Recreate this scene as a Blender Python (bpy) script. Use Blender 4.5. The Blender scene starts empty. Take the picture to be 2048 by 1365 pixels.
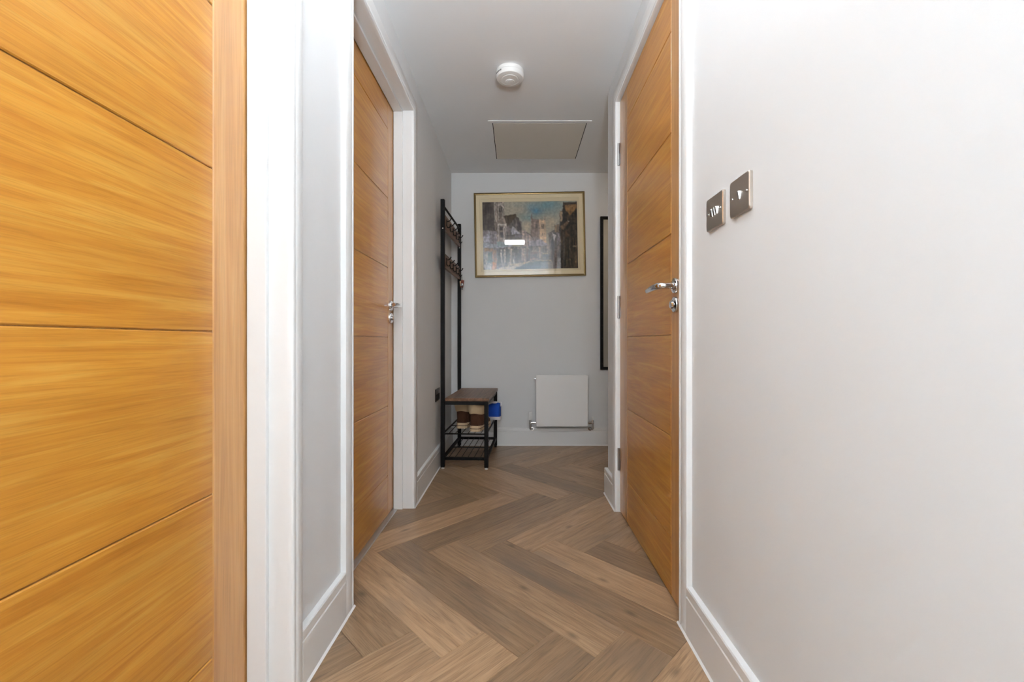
import bpy, bmesh, math, random
import numpy as np
from mathutils import Vector, Matrix

# ------------------------------------------------------------------ camera, world, lights
scene = bpy.context.scene
COL = scene.collection
F = 850.0                                   # focal length in pixels of a 2048 px wide frame
cam_d = bpy.data.cameras.new('camera')
cam_d.sensor_width = 36.0
cam_d.lens = 36.0 * F / 2048.0
cam_d.shift_x = -(1035 - 1024) / 2048.0
cam_d.clip_start = 0.02
cam = bpy.data.objects.new('camera', cam_d)
COL.objects.link(cam)
cam.location = (0, 0, 0.88)
cam.rotation_euler = (math.radians(90), 0, 0)
scene.camera = cam

world = bpy.data.worlds.new('world')
scene.world = world
world.use_nodes = True
world.node_tree.nodes['Background'].inputs[0].default_value = (0.80, 0.88, 1.0, 1)
world.node_tree.nodes['Background'].inputs[1].default_value = 0.6

def area_light(name, loc, rot, sx, sy, power, color):
    d = bpy.data.lights.new(name, 'AREA')
    d.shape = 'RECTANGLE'; d.size = sx; d.size_y = sy
    d.energy = power; d.color = color
    o = bpy.data.objects.new(name, d); COL.objects.link(o)
    o.location = loc; o.rotation_euler = rot
    return o
# light added behind the camera, coming through an unseen added window
area_light('added_daylight', (0.0, -1.52, 1.45), (math.radians(90), 0, 0), 0.80, 1.30, 17, (1.0, 0.94, 0.87))

vs = scene.view_settings
scene.display_settings.display_device = 'sRGB'
vs.view_transform = 'Standard'; vs.look = 'None'
vs.exposure = 0.44; vs.gamma = 1.0
vs.use_curve_mapping = False

# ------------------------------------------------------------------ helpers
random.seed(7)
def srgb(r, g, b, k=1.0):
    def f(c):
        c /= 255.0
        return (c / 12.92 if c <= 0.04045 else ((c + 0.055) / 1.055) ** 2.4) * k
    return (f(r), f(g), f(b), 1.0)

def tag(o, label=None, cat=None, group=None, kind=None):
    if label: o['label'] = label
    if cat: o['category'] = cat
    if group: o['group'] = group
    if kind: o['kind'] = kind
    return o

def empty(name, loc=(0, 0, 0), rz=0.0, parent=None):
    o = bpy.data.objects.new(name, None); COL.objects.link(o)
    o.location = loc; o.rotation_euler = (0, 0, rz)
    o.empty_display_size = 0.05
    if parent: o.parent = parent
    return o

def link_mesh(name, me, mat=None, parent=None, loc=(0, 0, 0), rot=(0, 0, 0)):
    o = bpy.data.objects.new(name, me); COL.objects.link(o)
    if mat is not None and len(me.materials) == 0: me.materials.append(mat)
    o.location = loc; o.rotation_euler = rot
    if parent: o.parent = parent
    return o

class MB:
    """collects shapes, builds ONE mesh object"""
    def __init__(s): s.bm = bmesh.new()
    def box(s, x0, x1, y0, y1, z0, z1, bev=0.0, seg=1):
        b = bmesh.new()
        vv = [b.verts.new((x, y, z)) for z in (z0, z1) for y in (y0, y1) for x in (x0, x1)]
        for f in ((0, 2, 3, 1), (4, 5, 7, 6), (0, 1, 5, 4), (2, 6, 7, 3), (0, 4, 6, 2), (1, 3, 7, 5)):
            b.faces.new([vv[i] for i in f])
        if bev > 0:
            bmesh.ops.bevel(b, geom=b.edges[:], offset=bev, segments=seg, affect='EDGES', profile=0.5)
        s.join(b); return s
    def join(s, b, M=None):
        me = bpy.data.meshes.new('tmp')
        if M is not None: bmesh.ops.transform(b, matrix=M, verts=b.verts[:])
        b.to_mesh(me); b.free()
        s.bm.from_mesh(me); bpy.data.meshes.remove(me)
    def loft(s, rings, cap0=True, cap1=True, closed=True):
        R = [[s.bm.verts.new(p) for p in r] for r in rings]
        n = len(R[0])
        for a, b in zip(R[:-1], R[1:]):
            for i in range(n if closed else n - 1):
                j = (i + 1) % n
                s.bm.faces.new((a[i], a[j], b[j], b[i]))
        if cap0: s.bm.faces.new(list(reversed(R[0])))
        if cap1: s.bm.faces.new(R[-1])
        return s
    def lathe(s, prof, n=32, axis='Z', at=(0, 0, 0)):
        rings = []
        for r, h in prof:
            ring = []
            for i in range(n):
                a = 2 * math.pi * i / n
                c, d = max(r, 1e-5) * math.cos(a), max(r, 1e-5) * math.sin(a)
                p = {'Z': (c, d, h), 'X': (h, c, d), 'Y': (d, h, c)}[axis]
                ring.append((p[0] + at[0], p[1] + at[1], p[2] + at[2]))
            rings.append(ring)
        return s.loft(rings)
    def tube(s, pts, rad, n=10, flat=1.0, up=(0, 0, 1)):
        pts = [Vector(p) for p in pts]
        rads = rad if isinstance(rad, (list, tuple)) else [rad] * len(pts)
        rings = []
        for k, p in enumerate(pts):
            if k == 0: t = pts[1] - p
            elif k == len(pts) - 1: t = p - pts[k - 1]
            else: t = (pts[k + 1] - p).normalized() + (p - pts[k - 1]).normalized()
            t.normalize()
            u = Vector(up)
            if abs(u.dot(t)) > 0.95: u = Vector((1, 0, 0))
            a = t.cross(u).normalized(); b = a.cross(t).normalized()
            rings.append([tuple(p + rads[k] * (math.cos(q) * a + flat * math.sin(q) * b))
                          for q in [2 * math.pi * i / n for i in range(n)]])
        return s.loft(rings)
    def build(s, name, mat, parent=None, loc=(0, 0, 0), rot=(0, 0, 0), smooth=False, bevel=0.0, subsurf=0):
        bmesh.ops.recalc_face_normals(s.bm, faces=s.bm.faces[:])
        me = bpy.data.meshes.new(name); s.bm.to_mesh(me); s.bm.free()
        if smooth:
            for p in me.polygons: p.use_smooth = True
        o = link_mesh(name, me, mat, parent, loc, rot)
        if smooth and not subsurf:
            try: me.set_sharp_from_angle(angle=math.radians(40))
            except Exception: pass
        if subsurf:
            m = o.modifiers.new('sub', 'SUBSURF'); m.levels = subsurf; m.render_levels = subsurf
        return o

# ------------------------------------------------------------------ materials
def new_mat(name):
    m = bpy.data.materials.new(name); m.use_nodes = True
    nt = m.node_tree
    return m, nt, nt.nodes['Principled BSDF']

def paint(name, col, rough=0.6, bump=0.02, bscale=180.0, spec=0.4, var=0.02):
    m, nt, p = new_mat(name)
    N, L = nt.nodes, nt.links
    tc = N.new('ShaderNodeTexCoord')
    no = N.new('ShaderNodeTexNoise'); no.inputs['Scale'].default_value = 3.0; no.inputs['Detail'].default_value = 3
    L.new(tc.outputs['Object'], no.inputs['Vector'])
    hs = N.new('ShaderNodeHueSaturation')
    hs.inputs['Color'].default_value = col
    mr = N.new('ShaderNodeMapRange'); mr.inputs['To Min'].default_value = 1 - var; mr.inputs['To Max'].default_value = 1 + var
    L.new(no.outputs['Fac'], mr.inputs['Value']); L.new(mr.outputs['Result'], hs.inputs['Value'])
    L.new(hs.outputs['Color'], p.inputs['Base Color'])
    p.inputs['Roughness'].default_value = rough
    p.inputs['Specular IOR Level'].default_value = spec
    if bump > 0:
        n2 = N.new('ShaderNodeTexNoise'); n2.inputs['Scale'].default_value = bscale; n2.inputs['Detail'].default_value = 2
        L.new(tc.outputs['Object'], n2.inputs['Vector'])
        b = N.new('ShaderNodeBump'); b.inputs['Strength'].default_value = bump; b.inputs['Distance'].default_value = 0.002
        L.new(n2.outputs['Fac'], b.inputs['Height']); L.new(b.outputs['Normal'], p.inputs['Normal'])
    return m

def metal(name, col, rough=0.15, aniso=0.0):
    m, nt, p = new_mat(name)
    N, L = nt.nodes, nt.links
    p.inputs['Base Color'].default_value = col
    p.inputs['Metallic'].default_value = 1.0
    tc = N.new('ShaderNodeTexCoord'); no = N.new('ShaderNodeTexNoise'); no.inputs['Scale'].default_value = 60
    L.new(tc.outputs['Object'], no.inputs['Vector'])
    mr = N.new('ShaderNodeMapRange'); mr.inputs['To Min'].default_value = rough * 0.8; mr.inputs['To Max'].default_value = rough * 1.2
    L.new(no.outputs['Fac'], mr.inputs['Value']); L.new(mr.outputs['Result'], p.inputs['Roughness'])
    return m

def wood(name, dark, mid, light, axis, long_s=1.4, cross_s=26.0, rough=0.3, tone=0.10, coat=0.0,
         pores=0.35, knots=False, distort=1.2, grey=None, ramp=(0.30, 0.52, 0.74)):
    m, nt, p = new_mat(name)
    N, L = nt.nodes, nt.links
    tc = N.new('ShaderNodeTexCoord'); oi = N.new('ShaderNodeObjectInfo')
    mul = N.new('ShaderNodeMath'); mul.operation = 'MULTIPLY'; mul.inputs[1].default_value = 37.0
    L.new(oi.outputs['Random'], mul.inputs[0])
    add = N.new('ShaderNodeVectorMath'); add.operation = 'ADD'
    L.new(tc.outputs['Object'], add.inputs[0]); L.new(mul.outputs[0], add.inputs[1])
    def mapping(ls, cs):
        mp = N.new('ShaderNodeMapping')
        mp.inputs['Scale'].default_value = tuple(ls if i == axis else cs for i in range(3))
        L.new(add.outputs[0], mp.inputs['Vector']); return mp
    def noise(mp, detail, dist, sc=1.0, rough_=0.55):
        n = N.new('ShaderNodeTexNoise'); n.inputs['Scale'].default_value = sc
        n.inputs['Detail'].default_value = detail; n.inputs['Distortion'].default_value = dist
        n.inputs['Roughness'].default_value = rough_
        L.new(mp.outputs['Vector'], n.inputs['Vector']); return n
    n1 = noise(mapping(long_s, cross_s), 5, distort)
    n2 = noise(mapping(long_s * 5, cross_s * 9), 3, 0.3)
    n3 = noise(mapping(long_s * 0.7, cross_s * 0.18), 2, 0.8)
    r = N.new('ShaderNodeValToRGB')
    e = r.color_ramp.elements
    e[0].position = ramp[0]; e[0].color = dark
    e[1].position = ramp[2]; e[1].color = light
    x = e.new(ramp[1]); x.color = mid
    L.new(n1.outputs['Fac'], r.inputs['Fac'])
    # pores
    r2 = N.new('ShaderNodeValToRGB'); r2.color_ramp.elements[0].position = 0.36; r2.color_ramp.elements[1].position = 0.50
    r2.color_ramp.elements[0].color = (1 - pores,) * 3 + (1,); r2.color_ramp.elements[1].color = (1, 1, 1, 1)
    L.new(n2.outputs['Fac'], r2.inputs['Fac'])
    mx = N.new('ShaderNodeMix'); mx.data_type = 'RGBA'; mx.blend_type = 'MULTIPLY'; mx.inputs[0].default_value = 1.0
    L.new(r.outputs['Color'], mx.inputs[6]); L.new(r2.outputs['Color'], mx.inputs[7])
    last = mx.outputs[2]
    if grey is not None:
        mg = N.new('ShaderNodeMix'); mg.data_type = 'RGBA'
        rg = N.new('ShaderNodeMapRange'); rg.inputs['From Min'].default_value = 0.50; rg.inputs['From Max'].default_value = 0.72
        rg.inputs['To Max'].default_value = 0.75
        L.new(n3.outputs['Fac'], rg.inputs['Value']); L.new(rg.outputs['Result'], mg.inputs[0])
        L.new(last, mg.inputs[6]); mg.inputs[7].default_value = grey
        last = mg.outputs[2]
    if knots:
        vo = N.new('ShaderNodeTexVoronoi'); vo.inputs['Scale'].default_value = 1.0; vo.voronoi_dimensions = '2D'
        mpk = mapping(3.2, 7.0); L.new(mpk.outputs['Vector'], vo.inputs['Vector'])
        rk = N.new('ShaderNodeValToRGB')
        rk.color_ramp.elements[0].position = 0.02; rk.color_ramp.elements[0].color = (1, 1, 1, 1)
        rk.color_ramp.elements[1].position = 0.10; rk.color_ramp.elements[1].color = (0, 0, 0, 1)
        L.new(vo.outputs['Distance'], rk.inputs['Fac'])
        sel = N.new('ShaderNodeMath'); sel.operation = 'GREATER_THAN'; sel.inputs[1].default_value = 0.70
        sp = N.new('ShaderNodeSeparateColor'); L.new(vo.outputs['Color'], sp.inputs['Color']); L.new(sp.outputs[0], sel.inputs[0])
        mk = N.new('ShaderNodeMath'); mk.operation = 'MULTIPLY'; L.new(rk.outputs['Color'], mk.inputs[0]); L.new(sel.outputs[0], mk.inputs[1])
        mk2 = N.new('ShaderNodeMath'); mk2.operation = 'MULTIPLY'; mk2.inputs[1].default_value = 0.6
        L.new(mk.outputs[0], mk2.inputs[0])
        mm = N.new('ShaderNodeMix'); mm.data_type = 'RGBA'
        L.new(mk2.outputs[0], mm.inputs[0]); L.new(last, mm.inputs[6]); mm.inputs[7].default_value = tuple(c * 0.35 for c in dark[:3]) + (1,)
        last = mm.outputs[2]
    hs = N.new('ShaderNodeHueSaturation')
    mr = N.new('ShaderNodeMapRange'); mr.inputs['To Min'].default_value = 1 - tone; mr.inputs['To Max'].default_value = 1 + tone
    L.new(oi.outputs['Random'], mr.inputs['Value'])
    m3 = N.new('ShaderNodeMapRange'); m3.inputs['From Min'].default_value = 0.3; m3.inputs['From Max'].default_value = 0.7
    m3.inputs['To Min'].default_value = 0.92; m3.inputs['To Max'].default_value = 1.08
    L.new(n3.outputs['Fac'], m3.inputs['Value'])
    mv = N.new('ShaderNodeMath'); mv.operation = 'MULTIPLY'
    L.new(mr.outputs['Result'], mv.inputs[0]); L.new(m3.outputs['Result'], mv.inputs[1])
    L.new(mv.outputs[0], hs.inputs['Value']); L.new(last, hs.inputs['Color'])
    L.new(hs.outputs['Color'], p.inputs['Base Color'])
    p.inputs['Roughness'].default_value = rough
    if coat > 0:
        p.inputs['Coat Weight'].default_value = coat; p.inputs['Coat Roughness'].default_value = 0.12
    b = N.new('ShaderNodeBump'); b.inputs['Strength'].default_value = 0.08; b.inputs['Distance'].default_value = 0.001
    L.new(n2.outputs['Fac'], b.inputs['Height']); L.new(b.outputs['Normal'], p.inputs['Normal'])
    return m

M = {}
M['wall'] = paint('wall_paint', (0.71, 0.708, 0.706, 1), 0.7, 0.05)
M['ceil'] = paint('ceiling_paint', (0.86, 0.86, 0.86, 1), 0.8, 0.04)
M['gloss'] = paint('white_gloss_woodwork', (0.775, 0.77, 0.76, 1), 0.28, 0.01, spec=0.5, var=0.01)
M['hatch'] = paint('hatch_cream', (0.77, 0.72, 0.64, 1), 0.6, 0.0)
M['plastic'] = paint('white_plastic', (0.82, 0.81, 0.79, 1), 0.35, 0.0)
M['rad'] = paint('radiator_enamel', (0.84, 0.83, 0.82, 1), 0.3, 0.0)
M['black'] = paint('black_powder_coat', (0.0022, 0.0022, 0.0025, 1), 0.5, 0.05, 400, spec=0.2)
M['shadow'] = paint('dark_gap', (0.01, 0.008, 0.006, 1), 0.9, 0.0)
M['sub'] = paint('screed', (0.05, 0.04, 0.035, 1), 0.9, 0.0)
M['chrome'] = metal('polished_chrome', (0.72, 0.72, 0.73, 1), 0.08)
M['nickel'] = metal('brushed_nickel', (0.60, 0.545, 0.49, 1), 0.32)
M['alu'] = metal('aluminium_strip', (0.60, 0.59, 0.58, 1), 0.42)
M['steel'] = metal('hinge_steel', (0.34, 0.33, 0.32, 1), 0.3)
M['darkplate'] = metal('black_nickel', (0.06, 0.05, 0.045, 1), 0.3)
M['gold'] = metal('worn_gilt', (0.27, 0.185, 0.08, 1), 0.35)
M['mat'] = paint('cream_mount', srgb(244, 225, 188), 0.8, 0.02)
M['mat2'] = paint('cream_mount_inner', srgb(236, 217, 180), 0.8, 0.02)
OD, OM, OL = srgb(170, 107, 34), srgb(186, 126, 46), srgb(197, 145, 64)
M['oak_h'] = wood('oak_veneer_horizontal', OD, OM, OL, 0, long_s=2.6, cross_s=52, rough=0.32, tone=0.05, coat=0.28, pores=0.13)
M['oak_v'] = wood('oak_veneer_vertical', srgb(174, 120, 64), srgb(186, 135, 78), srgb(197, 150, 96), 2, long_s=1.3, cross_s=34, rough=0.32, tone=0.04, coat=0.28, pores=0.12)
M['plank'] = wood('oak_plank_floor', srgb(122, 94, 68), srgb(152, 121, 91), srgb(174, 143, 111), 0, long_s=2.4, cross_s=30, ramp=(0.22, 0.50, 0.80),
                  rough=0.36, tone=0.27, pores=0.26, knots=True, distort=2.2, grey=srgb(116, 97, 80))
M['walnut'] = wood('rustic_brown_board', srgb(80, 50, 30), srgb(112, 76, 50), srgb(138, 100, 70), 1, long_s=2, cross_s=40, rough=0.4, tone=0.05, pores=0.3)

def emission(name, col, strength):
    m = bpy.data.materials.new(name); m.use_nodes = True
    nt = m.node_tree; nt.nodes.clear()
    e = nt.nodes.new('ShaderNodeEmission'); e.inputs[0].default_value = col; e.inputs[1].default_value = strength
    o = nt.nodes.new('ShaderNodeOutputMaterial'); nt.links.new(e.outputs[0], o.inputs[0])
    return m
def thin_glass(name, tint=(1, 1, 1, 1), ior=1.45):
    m = bpy.data.materials.new(name); m.use_nodes = True
    nt = m.node_tree; nt.nodes.clear(); N, L = nt.nodes, nt.links
    t = N.new('ShaderNodeBsdfTransparent'); t.inputs[0].default_value = tint
    g = N.new('ShaderNodeBsdfGlossy'); g.inputs['Roughness'].default_value = 0.01
    fr = N.new('ShaderNodeFresnel'); fr.inputs[0].default_value = ior
    mx = N.new('ShaderNodeMixShader'); o = N.new('ShaderNodeOutputMaterial')
    L.new(fr.outputs[0], mx.inputs[0]); L.new(t.outputs[0], mx.inputs[1]); L.new(g.outputs[0], mx.inputs[2])
    L.new(mx.outputs[0], o.inputs[0])
    return m
M['lamp'] = emission('lamp_diffuser', (0.95, 0.97, 1.0, 1), 20.0)
M['uplight_fill'] = emission('added_uplight_glow', (0.76, 0.89, 1.0, 1), 780.0)  # glow of the uplight added behind the camera
M['added_warm'] = emission('added_warm_glow', (1.0, 0.78, 0.54, 1), 9.0)  # glow of the warm light added around the corner
M['glass'] = thin_glass('clear_glass')
M['mirror'] = metal('mirror_silver', (0.82, 0.82, 0.78, 1), 0.01)

# ------------------------------------------------------------------ dimensions of the hall
XL, XR = -0.559, 0.520          # wall faces
AL, AR = -0.541, 0.502          # front of architraves and skirtings
DL, DR = -0.650, 0.527          # door faces
WT = 0.14                       # wall thickness
YB, YF = -1.40, 3.588           # back and far wall
H = 2.30
YE = 2.442                      # end of right wall; the hall opens to the right beyond
XE = 1.90
HL, HR = 2.090, 2.112           # heads of the openings
O1 = (0.175, 1.027)             # near left door
O2 = (1.410, 2.230)             # second left door
O3 = (1.329, 2.188)             # right door
LIN = 0.028

# ------------------------------------------------------------------ structure
def structure(o, label, cat): return tag(o, label, cat, kind='structure')

def wall_with_openings(name, x0, x1, y0, y1, opens, label):
    b = MB(); y = y0
    for (a, c, h) in opens:
        b.box(x0, x1, y, a - LIN, 0, H)
        b.box(x0, x1, a - LIN, c + LIN, h + LIN, H)
        y = c + LIN
    b.box(x0, x1, y, y1, 0, H)
    return structure(b.build(name, M['wall']), label, 'wall')
wall_with_openings('wall_left', XL - WT, XL, YB, YF, [O1 + (HL,), O2 + (HL,)], 'off-white painted hallway wall with two oak doors')
wall_with_openings('wall_right', XR, XR + WT, YB, YE, [O3 + (HR,)], 'off-white painted hallway wall with two light switches and one oak door')
b = MB().box(XR + WT, XE + 0.1, YE - WT, YE, 0, H)
structure(b.build('wall_return', M['wall']), 'off-white wall returning around the corner past the right door', 'wall')
b = MB().box(XL - WT, XE + 0.1, YF, YF + 0.1, 0, H)
structure(b.build('wall_far', M['wall']), 'off-white end wall carrying the framed picture and radiator', 'wall')
b = MB().box(XE, XE + 0.1, YE, YF, 0, H)
structure(b.build('wall_side', M['wall']), 'off-white side wall closing the recess at the hall end', 'wall')
# unseen back wall; its window is added to carry the daylight
WX0, WX1, WZ0, WZ1 = -0.40, 0.40, 0.80, 2.10
b = MB()
b.box(XL - WT, WX0, YB - 0.1, YB, 0, H); b.box(WX1, XR + WT, YB - 0.1, YB, 0, H)
b.box(WX0, WX1, YB - 0.1, YB, 0, WZ0); b.box(WX0, WX1, YB - 0.1, YB, WZ1, H)
structure(b.build('wall_back', M['wall']), 'off-white wall with an added window behind the viewer', 'wall')
win = empty('added_window', (0, YB - 0.05, WZ0))
structure(win, 'white framed window added behind the viewer as a light source', 'window')
b = MB(); hh = WZ1 - WZ0
for x0, x1, z0, z1 in ((WX0, WX0 + .045, 0, hh), (WX1 - .045, WX1, 0, hh), (WX0 + .045, WX1 - .045, 0, .045), (WX0 + .045, WX1 - .045, hh - .045, hh)):
    b.box(x0, x1, -0.03, 0.03, z0, z1, 0.003)
b.build('window_frame', M['gloss'], win)
MB().box(WX0 + .045, WX1 - .045, -0.004, 0.004, .045, hh - .045).build('pane', M['glass'], win)
MB().box(WX0, WX1, 0.03, 0.12, -0.0, 0.022, 0.004).build('window_sill', M['gloss'], win)

b = MB().box(XL - WT, XE + 0.1, YB - 0.1, YF + 0.1, H, H + 0.06)
structure(b.build('ceiling', M['ceil']), 'plain white painted hallway ceiling', 'ceiling')

# ---- floor: herringbone planks
floor = MB().box(XL - WT - 0.05, XE + 0.1, YB - 0.1, YF + 0.1, -0.06, -0.004).build('floor', M['sub'])
structure(floor, 'herringbone floor of taupe oak planks', 'floor')
PW, PL = 0.152, 0.83
S2 = math.sqrt(2)
def clip(poly, ax, val, keep_less):
    out = []
    for i in range(len(poly)):
        p, q = poly[i], poly[(i + 1) % len(poly)]
        ip = (p[ax] <= val) if keep_less else (p[ax] >= val)
        iq = (q[ax] <= val) if keep_less else (q[ax] >= val)
        if ip: out.append(p)
        if ip != iq:
            t = (val - p[ax]) / (q[ax] - p[ax])
            out.append((p[0] + t * (q[0] - p[0]), p[1] + t * (q[1] - p[1])))
    return out
def poly_area(p): return 0.5 * sum(p[i][0] * p[(i + 1) % len(p)][1] - p[(i + 1) % len(p)][0] * p[i][1] for i in range(len(p)))
def inset(poly, d):
    n = len(poly); out = []
    for i in range(n):
        p0, p1, p2 = Vector(poly[i - 1]), Vector(poly[i]), Vector(poly[(i + 1) % n])
        e1 = (p1 - p0).normalized(); e2 = (p2 - p1).normalized()
        n1 = Vector((-e1.y, e1.x)); n2 = Vector((-e2.y, e2.x))
        k = n1 + n2; k = k / max(0.35, k.dot(n1))
        out.append(tuple(p1 + d * k))
    return out
planks = []
for i in range(-40, 41):
    for j in range(-8, 9):
        u0 = -1.36 + i * PW + j * (PW - PL); v0 = 1.141 + i * PW + j * (PW + PL)
        planks.append((u0, v0, PL, PW, 0)); planks.append((u0, v0 + PW, PW, PL, 1))
def uv2xy(u, v): return ((u + v) / S2, (v - u) / S2)
for (u0, v0, du, dv, kind) in planks:
    poly = [uv2xy(u0, v0), uv2xy(u0 + du, v0), uv2xy(u0 + du, v0 + dv), uv2xy(u0, v0 + dv)]
    if poly_area(poly) < 0: poly.reverse()
    for ax, val, less in ((0, XL - 0.10, False), (0, XE, True), (1, YB, False), (1, YF, True)):
        poly = clip(poly, ax, val, less)
        if len(poly) < 3: break
    # drop near-duplicate corners
    q = []
    for p in poly:
        if not q or (Vector(p) - Vector(q[-1])).length > 0.004: q.append(p)
    if len(q) > 2 and (Vector(q[0]) - Vector(q[-1])).length < 0.004: q.pop()
    poly = q
    if len(poly) < 3 or abs(poly_area(poly)) < 0.0012: continue
    if min(p[0] for p in poly) > XR + 0.03 and max(p[1] for p in poly) < YE - 0.02: continue
    cx, cy = uv2xy(u0 + du / 2, v0 + dv / 2)
    ang = math.radians(-45 if kind == 0 else 45)
    Rm = Matrix.Rotation(-ang, 2)
    loc = [tuple(Rm @ (Vector(p) - Vector((cx, cy)))) for p in poly]
    top = inset(loc, 0.0013); sh = inset(loc, 0.0003)
    b = MB()
    b.loft([[(p[0], p[1], -0.004) for p in sh], [(p[0], p[1], -0.0010) for p in sh], [(p[0], p[1], 0.0) for p in top]])
    b.build('plank', M['plank'], floor, (cx, cy, 0), (0, 0, ang))

# ---- skirting
def skirting(name, p0, p1, nrm, label):
    """p0,p1 = ends along the wall face, nrm = direction out of the wall"""
    prof = [(0, 0), (0.018, 0), (0.018, 0.116), (0.0155, 0.119), (0.0155, 0.1215), (0.0175, 0.1245), (0.0175, 0.144), (0.0150, 0.148), (0, 0.148)]
    b = MB(); rings = []
    for p in (p0, p1):
        rings.append([(p[0] + nrm[0] * t, p[1] + nrm[1] * t, z) for t, z in prof])
    b.loft(rings)
    o = structure(b.build(name, M['gloss']), label, 'skirting board')
    bead = MB(); rings = []
    for p in (p0, p1):
        rings.append([(p[0] + nrm[0] * t, p[1] + nrm[1] * t, z) for t, z in ((0.0181, 0.0004), (0.0235, 0.0004), (0.0181, 0.006))])
    bead.loft(rings); bead.build('sealant_bead', M['plastic'], o)
    return o
AW1, AW = 0.046, 0.066
skirting('baseboard_left', (XL, O1[1] + AW1), (XL, O2[0] - AW), (1, 0), 'tall white skirting between the two left oak doors')
skirting('baseboard_left', (XL, O2[1] + AW), (XL, YF), (1, 0), 'white skirting behind the coat rack running to the end wall')
skirting('baseboard_left', (XL, YB), (XL, O1[0] - AW), (1, 0), 'white skirting behind the viewer on the left wall')
skirting('baseboard_right', (XR, YB), (XR, O3[0] - 0.063), (-1, 0), 'tall white skirting below the light switches')
skirting('baseboard_right', (XR, O3[1] + 0.063), (XR, YE + 0.018), (-1, 0), 'short white skirting on the wall end past the right door hinges')
skirting('baseboard_far', (XL + 0.018, YF), (XE, YF), (0, -1), 'white skirting under the radiator on the end wall')
skirting('baseboard_return', (XR, YE), (XE, YE), (0, 1), 'white skirting on the wall around the corner')

# ---- architraves, linings, stops
def architrave(n, side, op, head, widths, label, stop):
    """side -1 left wall, +1 right wall; profile: (distance from the inner edge, thickness)"""
    xw = XL if side < 0 else XR
    s = -side                                     # outwards into the hall
    def prof(w):
        return [(0, 0), (0, 0.0125), (0.0022, 0.0165), (0.006, 0.018), (0.011, 0.0172), (0.0135, 0.0142), (0.016, 0.0142),
                (0.0185, 0.0168), (0.026, 0.0180), (w - 0.003, 0.0180), (w, 0.0165), (w, 0)]
    y0, y1 = op
    pn, pf = prof(widths[0]), prof(widths[1])
    ph = prof(AW)
    b = MB()
    rings = [[(xw + s * t, y0 - d, 0.0) for d, t in pn],
             [(xw + s * t, y0 - d, head + e) for (d, t), (e, _) in zip(pn, ph)],
             [(xw + s * t, y1 + d, head + e) for (d, t), (e, _) in zip(pf, ph)],
             [(xw + s * t, y1 + d, 0.0) for d, t in pf]]
    b.loft(rings)
    o = structure(b.build('trim_%d' % n, M['gloss'], smooth=True), label, 'architrave')
    x0, x1 = (xw - WT, xw) if side < 0 else (xw, xw + WT)
    l = MB()
    l.box(x0, x1, y0 - LIN, y0, 0, head + LIN); l.box(x0, x1, y1, y1 + LIN, 0, head + LIN); l.box(x0, x1, y0, y1, head, head + LIN)
    l.build('door_lining', M['gloss'], o)
    st = MB(); a, c = stop; k = 0.012
    st.box(a, c, y0, y0 + k, 0, head, 0.0012); st.box(a, c, y1 - k, y1, 0, head, 0.0012); st.box(a, c, y0 + k, y1 - k, head - k, head, 0.0012)
    st.build('door_stop', M['gloss'], o)
    bead = MB()
    xo = xw + s * 0.018
    for ya, yb in ((y0 - widths[0], y0), (y1, y1 + widths[1])):
        bead.loft([[(xo, ya, 0.0004), (xo + s * 0.005, ya, 0.0004), (xo, ya, 0.006)], [(xo, yb, 0.0004), (xo + s * 0.005, yb, 0.0004), (xo, yb, 0.006)]])
    bead.build('sealant_bead', M['plastic'], o)
    return o
architrave(1, -1, O1, HL, (AW, AW1), 'white moulded architrave around the wide open-grain oak door beside the viewer', (DL + 0.003, DL + 0.049))
architrave(2, -1, O2, HL, (AW, AW), 'white moulded architrave around the oak door next to the coat rack', (DL + 0.003, DL + 0.049))
architrave(3, 1, O3, HR, (0.063, 0.063), 'white moulded architrave around the hinged oak door opposite', (DR + 0.046, DR + 0.090))

# ------------------------------------------------------------------ doors
GZ = [0.205, 0.553, 0.900, 1.248, 1.596, 1.944]
def lever_set(root, x_loc, z_loc, toward):
    """handle on the local -y face of a door; lever runs along local x in direction toward"""
    h = empty('door_handle', (x_loc, 0, z_loc), 0, root)
    h['label'] = 'polished chrome lever handle'
    MB().lathe([(0.0, 0.0), (0.026, 0.0), (0.026, -0.0065), (0.0245, -0.009), (0.012, -0.010), (0.0115, -0.013), (0.0, -0.013)], 40, 'Y').build('rose', M['chrome'], h, smooth=True)
    b = MB()
    b.tube([(0, -0.010, 0), (0, -0.036, 0), (toward * 0.002, -0.046, 0), (toward * 0.009, -0.053, 0), (toward * 0.022, -0.056, 0),
            (toward * 0.070, -0.057, -0.001), (toward * 0.120, -0.056, -0.004), (toward * 0.128, -0.055, -0.005)],
           [0.0105, 0.0105, 0.0115, 0.0125, 0.0122, 0.0118, 0.0112, 0.009], 16, 0.95)
    b.build('lever', M['chrome'], h, smooth=True)
    t = empty('thumb_turn', (x_loc, 0, z_loc - 0.063), 0, root)
    t['label'] = 'chrome privacy turn'
    MB().lathe([(0.0, 0.0), (0.026, 0.0), (0.026, -0.0065), (0.0245, -0.009), (0.0, -0.009)], 40, 'Y').build('rose', M['chrome'], t, smooth=True)
    MB().lathe([(0.0, -0.009), (0.007, -0.009), (0.007, -0.011), (0.0135, -0.012), (0.0145, -0.017), (0.012, -0.020), (0.0, -0.021)], 28, 'Y').build('turn_knob', M['chrome'], t, smooth=True)

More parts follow.
